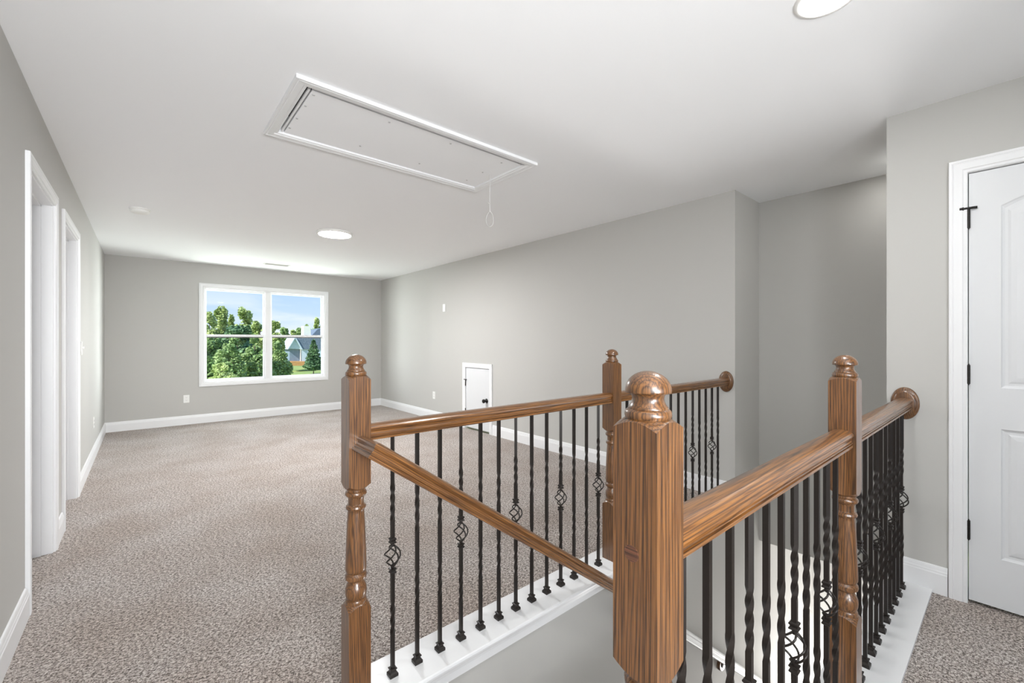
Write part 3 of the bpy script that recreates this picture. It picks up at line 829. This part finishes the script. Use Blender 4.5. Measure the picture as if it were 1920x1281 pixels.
def ceil_disc(name, label, x, y, prof_rim, prof_lens, mlens, grp):
    root = thing(name, label, 'ceiling light', (x, y, HC), grp)
    fl = Matrix.Rotation(PI, 4, 'X')
    bm = bmesh.new(); lathe(bm, prof_rim, 56, fl, False, False); smooth_angle(link('rim', bm, M['plastic'], root), 40)
    bm = bmesh.new(); lathe(bm, prof_lens, 56, fl, True, True); smooth_angle(link('diffuser', bm, mlens, root), 60)
ceil_disc('ceiling_light', 'round flush white ceiling light glowing in front of the window', 1.59, 4.85,
          [(.168, 0), (.182, 0), (.184, .008), (.182, .020), (.176, .026), (.166, .026), (.164, .022)], [(.165, .010), (.165, .0225), (.12, .0245), (0, .025)], M['lamp_flush'], None)
ceil_disc('recessed_downlight', 'bright round recessed downlight at the top right', 1.795, .425,
          [(.076, .002), (.084, .005), (.094, .004), (.098, 0)], [(.078, -.0), (.078, .003), (0, .004)], M['lamp_can'], None)
# smoke detector
root = thing('smoke_detector', 'small round white smoke detector on the ceiling at left', 'smoke detector', (-.028, 5.12, HC))
bm = bmesh.new(); lathe(bm, [(.074, 0), (.074, .010), (.070, .012)], 40, Matrix.Rotation(PI, 4, 'X'), True, True); smooth_angle(link('base', bm, M['plastic'], root))
bm = bmesh.new(); lathe(bm, [(.066, .012), (.068, .016), (.068, .026), (.058, .036), (.030, .041), (0, .042)], 40, Matrix.Rotation(PI, 4, 'X')); smooth_angle(link('cover', bm, M['plastic'], root), 50)
bm = bmesh.new(); lathe(bm, [(.0655, .011), (.0655, .0135)], 40, Matrix.Rotation(PI, 4, 'X')); link('gap_ring', bm, M['slot'], root)
# ceiling vent
root = thing('ceiling_vent', 'white rectangular air register in the ceiling above the window', 'vent', (1.57, 7.46, HC))
bm = bmesh.new(); bbox(bm, -.185, .185, -.075, -.055, -.006, .0, .002); bbox(bm, -.185, .185, .055, .075, -.006, 0, .002); bbox(bm, -.185, -.160, -.056, .056, -.006, 0, .002); bbox(bm, .160, .185, -.056, .056, -.006, 0, .002)
link('frame', bm, M['plastic'], root)
link('backing', boxes((-.161, .161, -.056, .056, -.0015, -.0005)), M['slot'], root)
for i in range(9):
    bm = bmesh.new(); box(bm, -.16, .16, -.006, .006, -.0006, .0006); bmesh.ops.rotate(bm, verts=bm.verts, cent=(0, 0, 0), matrix=Matrix.Rotation(.45, 3, 'X'))
    o = link('louver', bm, M['plastic'], root); o.location = (0, -.050 + i * .0125, -.005)

# ------------------------------------------------------------------ electrical plates
def plate(name, label, cat, loc, n, kind='outlet', grp=None):
    """n: outward normal of the wall"""
    root = thing(name, label, cat, loc, grp)
    n = Vector(n); u = Vector((0, 0, 1)).cross(n)
    root.rotation_euler = mat4((u, (0, 0, 1), -n), (0, 0, 0)).to_3x3().to_euler() if False else (0, 0, math.atan2(n.y, n.x) + PI / 2)
    # local: x along wall, -y outwards, z up
    bm = bmesh.new(); bbox(bm, -.036, .036, -.0055, 0, -.058, .058, .002); link('cover_plate', bm, M['plastic'], root)
    if kind == 'outlet':
        for s in (-1, 1):
            bm = bmesh.new(); lathe(bm, [(0, 0), (.0165, 0), (.0165, .0015), (0, .002)], 20, Matrix.Translation((0, -.0052, s * .0195)) @ Matrix.Rotation(PI / 2, 4, 'X'))
            r = link('receptacle', bm, M['plastic'], root)
            link('slots', boxes((-.0075, -.0055, -.0080, -.0068, s * .0195 - .002, s * .0195 + .006), (.0055, .0075, -.0080, -.0068, s * .0195 - .002, s * .0195 + .006), (-.002, .002, -.0080, -.0068, s * .0195 - .010, s * .0195 - .006)), M['slot'], r)
    elif kind == 'toggle':
        bm = bmesh.new(); bbox(bm, -.005, .005, -.020, -.004, -.004, .014, .001); link('toggle', bm, M['plastic'], root)
    elif kind == 'cable':
        bm = bmesh.new(); bbox(bm, -.014, .014, -.0075, -.005, -.022, .022, .001); link('insert', bm, M['plastic'], root)
plate('wall_outlet', 'white outlet low on the end wall, left of the window', 'outlet', (.484, YB, .385), (0, -1, 0))
plate('wall_outlet', 'white outlet low on the right wall, left of the small door', 'outlet', (XR, 6.048, .386), (-1, 0, 0))
plate('wall_outlet', 'white outlet low on the left wall beyond the doorways', 'outlet', (XL, 6.38, .385), (1, 0, 0))
plate('light_switch', 'white toggle switch on the left wall beside the second doorway', 'light switch', (XL, 5.20, 1.19), (1, 0, 0), 'toggle')
plate('media_plate', 'white wall plate high on the right wall', 'wall plate', (XR, 5.745, 1.766), (-1, 0, 0), 'cable')
plate('light_switch', 'white switch plate down in the stairwell seen between balusters', 'light switch', (4.84, YW1, -2.0), (0, -1, 0), 'toggle')

# ------------------------------------------------------------------ outdoors
def P(px, py, d):
    """a point seen at picture position (px, py), at distance d along Y; used to find where the outdoor things stand"""
    th = math.radians(40.52); r = (px - 960) / FPX; u = (639.7 - py) / FPX
    dx = math.sin(th) + r * math.cos(th); dy = math.cos(th) - r * math.sin(th)
    k = d / dy
    return Vector((dx * k, d, CAMH + u * k))
GZ = -5.2
bm = bmesh.new()
nx, ny = 40, 60
vs = [[bm.verts.new((-60 + 180 * i / nx, 8.6 + 300 * jj / ny, -3.1 - 2.1 * min(1, jj / 18) + .25 * math.sin(i * .9) * math.sin(jj * .7))) for i in range(nx + 1)] for jj in range(ny + 1)]
for jj in range(ny):
    for i in range(nx): bm.faces.new((vs[jj][i], vs[jj][i + 1], vs[jj + 1][i + 1], vs[jj + 1][i]))
o = struct('ground', bm, M['lawn'], 'green lawn beyond the window', 'lawn')
struct('ground_near', boxes((-8, 14, -16, 8.7, -3.6, -3.1)), M['lawn'])

def leaf_crown(name, blobs, n, size, m, parent, seed, droop=.3):
    rnd = random.Random(seed); bm = bmesh.new()
    tot = sum(b[3] * b[4] for b in blobs)
    for (cx, cy, cz, rx, rz) in blobs:
        k = int(2.4 * n * rx * rz / tot)
        for _ in range(k):
            while True:
                v = Vector((rnd.uniform(-1, 1), rnd.uniform(-1, 1), rnd.uniform(-1, 1)))
                if .25 < v.length < 1: break
            lump = 1 + .22 * math.sin(v.x * 7 + seed) * math.sin(v.z * 8 + cx)
            p = Vector((cx + v.x * rx * lump, cy + v.y * rx * .8, cz + v.z * rz * lump))
            s = size * rnd.uniform(.35, .8)
            a = Vector((rnd.gauss(0, 1), rnd.gauss(0, 1), rnd.gauss(0, .5))).normalized()
            b = a.cross(Vector((rnd.gauss(0, .6), rnd.gauss(-.5, .6), rnd.gauss(.8, .6)))).normalized()
            q = [p - a * s, p - b * s * .8 - a * s * .2, p + a * s, p + b * s * .8 - a * s * .2]
            bm.faces.new([bm.verts.new(c) for c in q])
    o = link(name, bm, m, parent, recalc=False); o.location = -parent.location
    return o
def tree(name, label, px, top, wpx, bottom, d, m, seed, n=1500, size=.17, conical=False, grp=None, cat='tree'):
    c = P(px, top, d); b = P(px, bottom, d); wid = (P(px + wpx, top, d) - P(px - wpx, top, d)).length / 2
    gz = min(-3.1 - 2.1 * min(1, (d - 8.6) / 90), b.z)
    root = thing(name, label, cat, (c.x, d, gz), grp)
    rnd = random.Random(seed); H = c.z - b.z
    blobs = []
    if conical:
        for i in range(7):
            f = i / 6; blobs.append((c.x, d, b.z + H * (.08 + .84 * f), wid * (1.02 - .85 * f), H * .13))
    else:
        blobs.append((c.x, d, b.z + H * .36, wid * .9, H * .38))
        for i in range(13):
            a = rnd.uniform(0, 2 * PI); f = rnd.uniform(.25, .93)
            rad = wid * (1.05 - .75 * max(0, f - .45) / .55)
            blobs.append((c.x + math.cos(a) * rad * rnd.uniform(.45, .95), d + math.sin(a) * wid * .4, b.z + H * f, wid * rnd.uniform(.16, .36), H * rnd.uniform(.05, .12)))
        blobs.append((c.x + wid * rnd.uniform(-.3, .3), d, c.z - H * .08, wid * .22, H * .08))
    leaf_crown('crown', blobs, n, size, m, root, seed)
    bm = bmesh.new()
    rr = max(.08, wid * .06)
    zt = b.z + H * .8
    rings = []
    for i in range(8):
        f = i / 7; z = gz + (zt - gz) * f
        rings.append([bm.verts.new((c.x + .1 * math.sin(f * 5 + seed) * wid * .3 + rr * (1 - .8 * f) * math.cos(k * PI / 4), d + rr * (1 - .8 * f) * math.sin(k * PI / 4), z)) for k in range(8)])
    for a, bb in zip(rings, rings[1:]):
        for k in range(8): bm.faces.new((a[k], a[(k + 1) % 8], bb[(k + 1) % 8], bb[k]))
    for k in range(5):
        a = k * 1.3 + seed; f = .35 + .1 * k
        z = gz + (zt - gz) * f
        tube(bm, [(c.x, d, z), (c.x + math.cos(a) * wid * .35, d + math.sin(a) * wid * .3, z + H * .12), (c.x + math.cos(a) * wid * .6, d + math.sin(a) * wid * .5, z + H * .26)], rr * .3, 6)
    o = link('trunk', bm, M['bark'], root); o.location = -root.location
T_ = 'leafy_tree'
tree(T_, 'tall light green tree at the left edge of the left window pane', 393, 585, 20, 690, 34, M['leaf_light'], 1, 3400, .16)
tree(T_, 'light green tree with a pointed top in the left of the left pane', 415, 575, 20, 690, 36, M['leaf_light'], 2, 3400, .16)
tree(T_, 'tallest rounded light green tree in the left window pane', 458, 576, 23, 690, 35, M['leaf_light'], 3, 4000, .16)
tree(T_, 'light green tree filling the gap in the middle of the left pane', 437, 590, 20, 690, 38, M['leaf_light'], 14, 3400, .17)
tree(T_, 'lower light green tree beside the mullion in the left pane', 487, 602, 24, 690, 33, M['leaf_light'], 4, 3400, .15)
tree(T_, 'mid green tree low in the left corner of the window', 392, 628, 32, 730, 22, M['leaf_mid'], 5, 4200, .10)
tree(T_, 'mid green tree low in the middle of the left lower pane', 430, 632, 34, 735, 20, M['leaf_mid'], 6, 4200, .09)
tree(T_, 'mid green tree low beside the mullion in the left lower pane', 478, 627, 36, 735, 21, M['leaf_mid'], 7, 4400, .10)
tree(T_, 'dark green tree standing deep behind the left lower pane', 445, 612, 60, 735, 28, M['leaf_dark'], 8, 6000, .16)
tree('garden_bush', 'pale bush at the bottom of the left lower pane', 415, 680, 30, 745, 15, M['leaf_light'], 9, 3000, .055, cat='bush')
tree(T_, 'green tree just right of the mullion in the right lower pane', 524, 641, 24, 722, 30, M['leaf_mid'], 10, 4600, .12)
tree(T_, 'light green tree top just right of the mullion', 514, 604, 17, 680, 70, M['leaf_light'], 11, 2800, .32)
tree('evergreen_tree', 'dark evergreen in front of the blue house', 588, 640, 17, 691, 82, M['leaf_dark'], 12, 3600, .42, True)
for i, (px, top, wd) in enumerate(((534, 617, 12), (549, 620, 12), (562, 616, 11), (572, 610, 10), (583, 618, 12), (597, 597, 10), (612, 612, 14), (504, 622, 16))):
    tree('distant_tree', ['hazy distant tree right behind the lower treetops', 'distant tree left of the white chimney', 'distant tree just behind the white chimney', 'distant tree showing above the white chimney', 'distant tree behind the blue house roof', 'tall distant tree at the right edge of the window', 'distant tree mostly hidden past the right window edge', 'distant tree mostly hidden behind the mullion'][i],
         px, top, wd, 665, 150 + 3 * i, M['leaf_light'] if i % 2 else M['leaf_mid'], 20 + i, 1600, .9)

# blue house
d = 100
house = thing('house', 'pale blue gabled house with slate roof and white chimney', 'house', P(570, 690, d))
def pt(px, py, dd): return P(px, py, dd)
def prism(bm, pts, depth):
    a = [bm.verts.new(p) for p in pts]; b = [bm.verts.new(Vector(p) + Vector((0, depth, 0))) for p in pts]
    bm.faces.new(a); bm.faces.new(b[::-1])
    for i in range(len(a)):
        k = (i + 1) % len(a); bm.faces.new((a[i], a[k], b[k], b[i]))
def HP(bm_fn, nm, m):
    bm = bmesh.new(); bm_fn(bm); o = link(nm, bm, m, house); o.location = -house.location; return o
HP(lambda bm: prism(bm, [pt(541, 654, d), pt(566, 655, d), pt(554, 634.5, d)], 6), 'gable', M['siding'])
HP(lambda bm: prism(bm, [pt(543, 679, d + .4), pt(565, 679, d + .4), pt(565, 655, d + .4), pt(543, 654, d + .4)], 5), 'porch_wall', M['siding_dk'])
HP(lambda bm: prism(bm, [pt(564.5, 681, d), pt(605, 681, d), pt(605, 655, d), pt(564.5, 655, d)], 7), 'wall', M['siding'])
HP(lambda bm: prism(bm, [pt(552.5, 633, d - .5), pt(555, 633, d - .5), pt(568, 655.5, d - .5), pt(566, 655.5, d - .5)], 6.6), 'gable_roof', M['siding'])
HP(lambda bm: prism(bm, [pt(539.5, 655, d - .5), pt(541, 655, d - .5), pt(554.5, 633, d - .5), pt(553, 633, d - .5)], 6.6), 'gable_roof', M['siding'])
HP(lambda bm: prism(bm, [pt(554.5, 633.5, d - .2), pt(600, 633.5, d - .2), pt(618, 655, d - .2), pt(567.5, 655, d - .2)], 6), 'roof', M['shingle'])
HP(lambda bm: prism(bm, [pt(580, 634, d + 5), pt(630, 634, d + 5), pt(630, 612, d + 5), pt(596, 617, d + 5)], 6), 'roof', M['shingle'])
HP(lambda bm: prism(bm, [pt(569, 634, d + 1), pt(583, 634, d + 1), pt(582.5, 611.5, d + 1), pt(569.5, 611.5, d + 1)], 2), 'chimney', M['chimney'])
HP(lambda bm: prism(bm, [pt(546, 686, d - 2), pt(575, 686, d - 2), pt(575, 678, d - 2), pt(546, 678, d - 2)], 3), 'deck', M['deck'])
HP(lambda bm: prism(bm, [pt(563.2, 679, d), pt(565.4, 679, d), pt(565.4, 655, d), pt(563.2, 655, d)], .3), 'porch_post', M['chimney'])
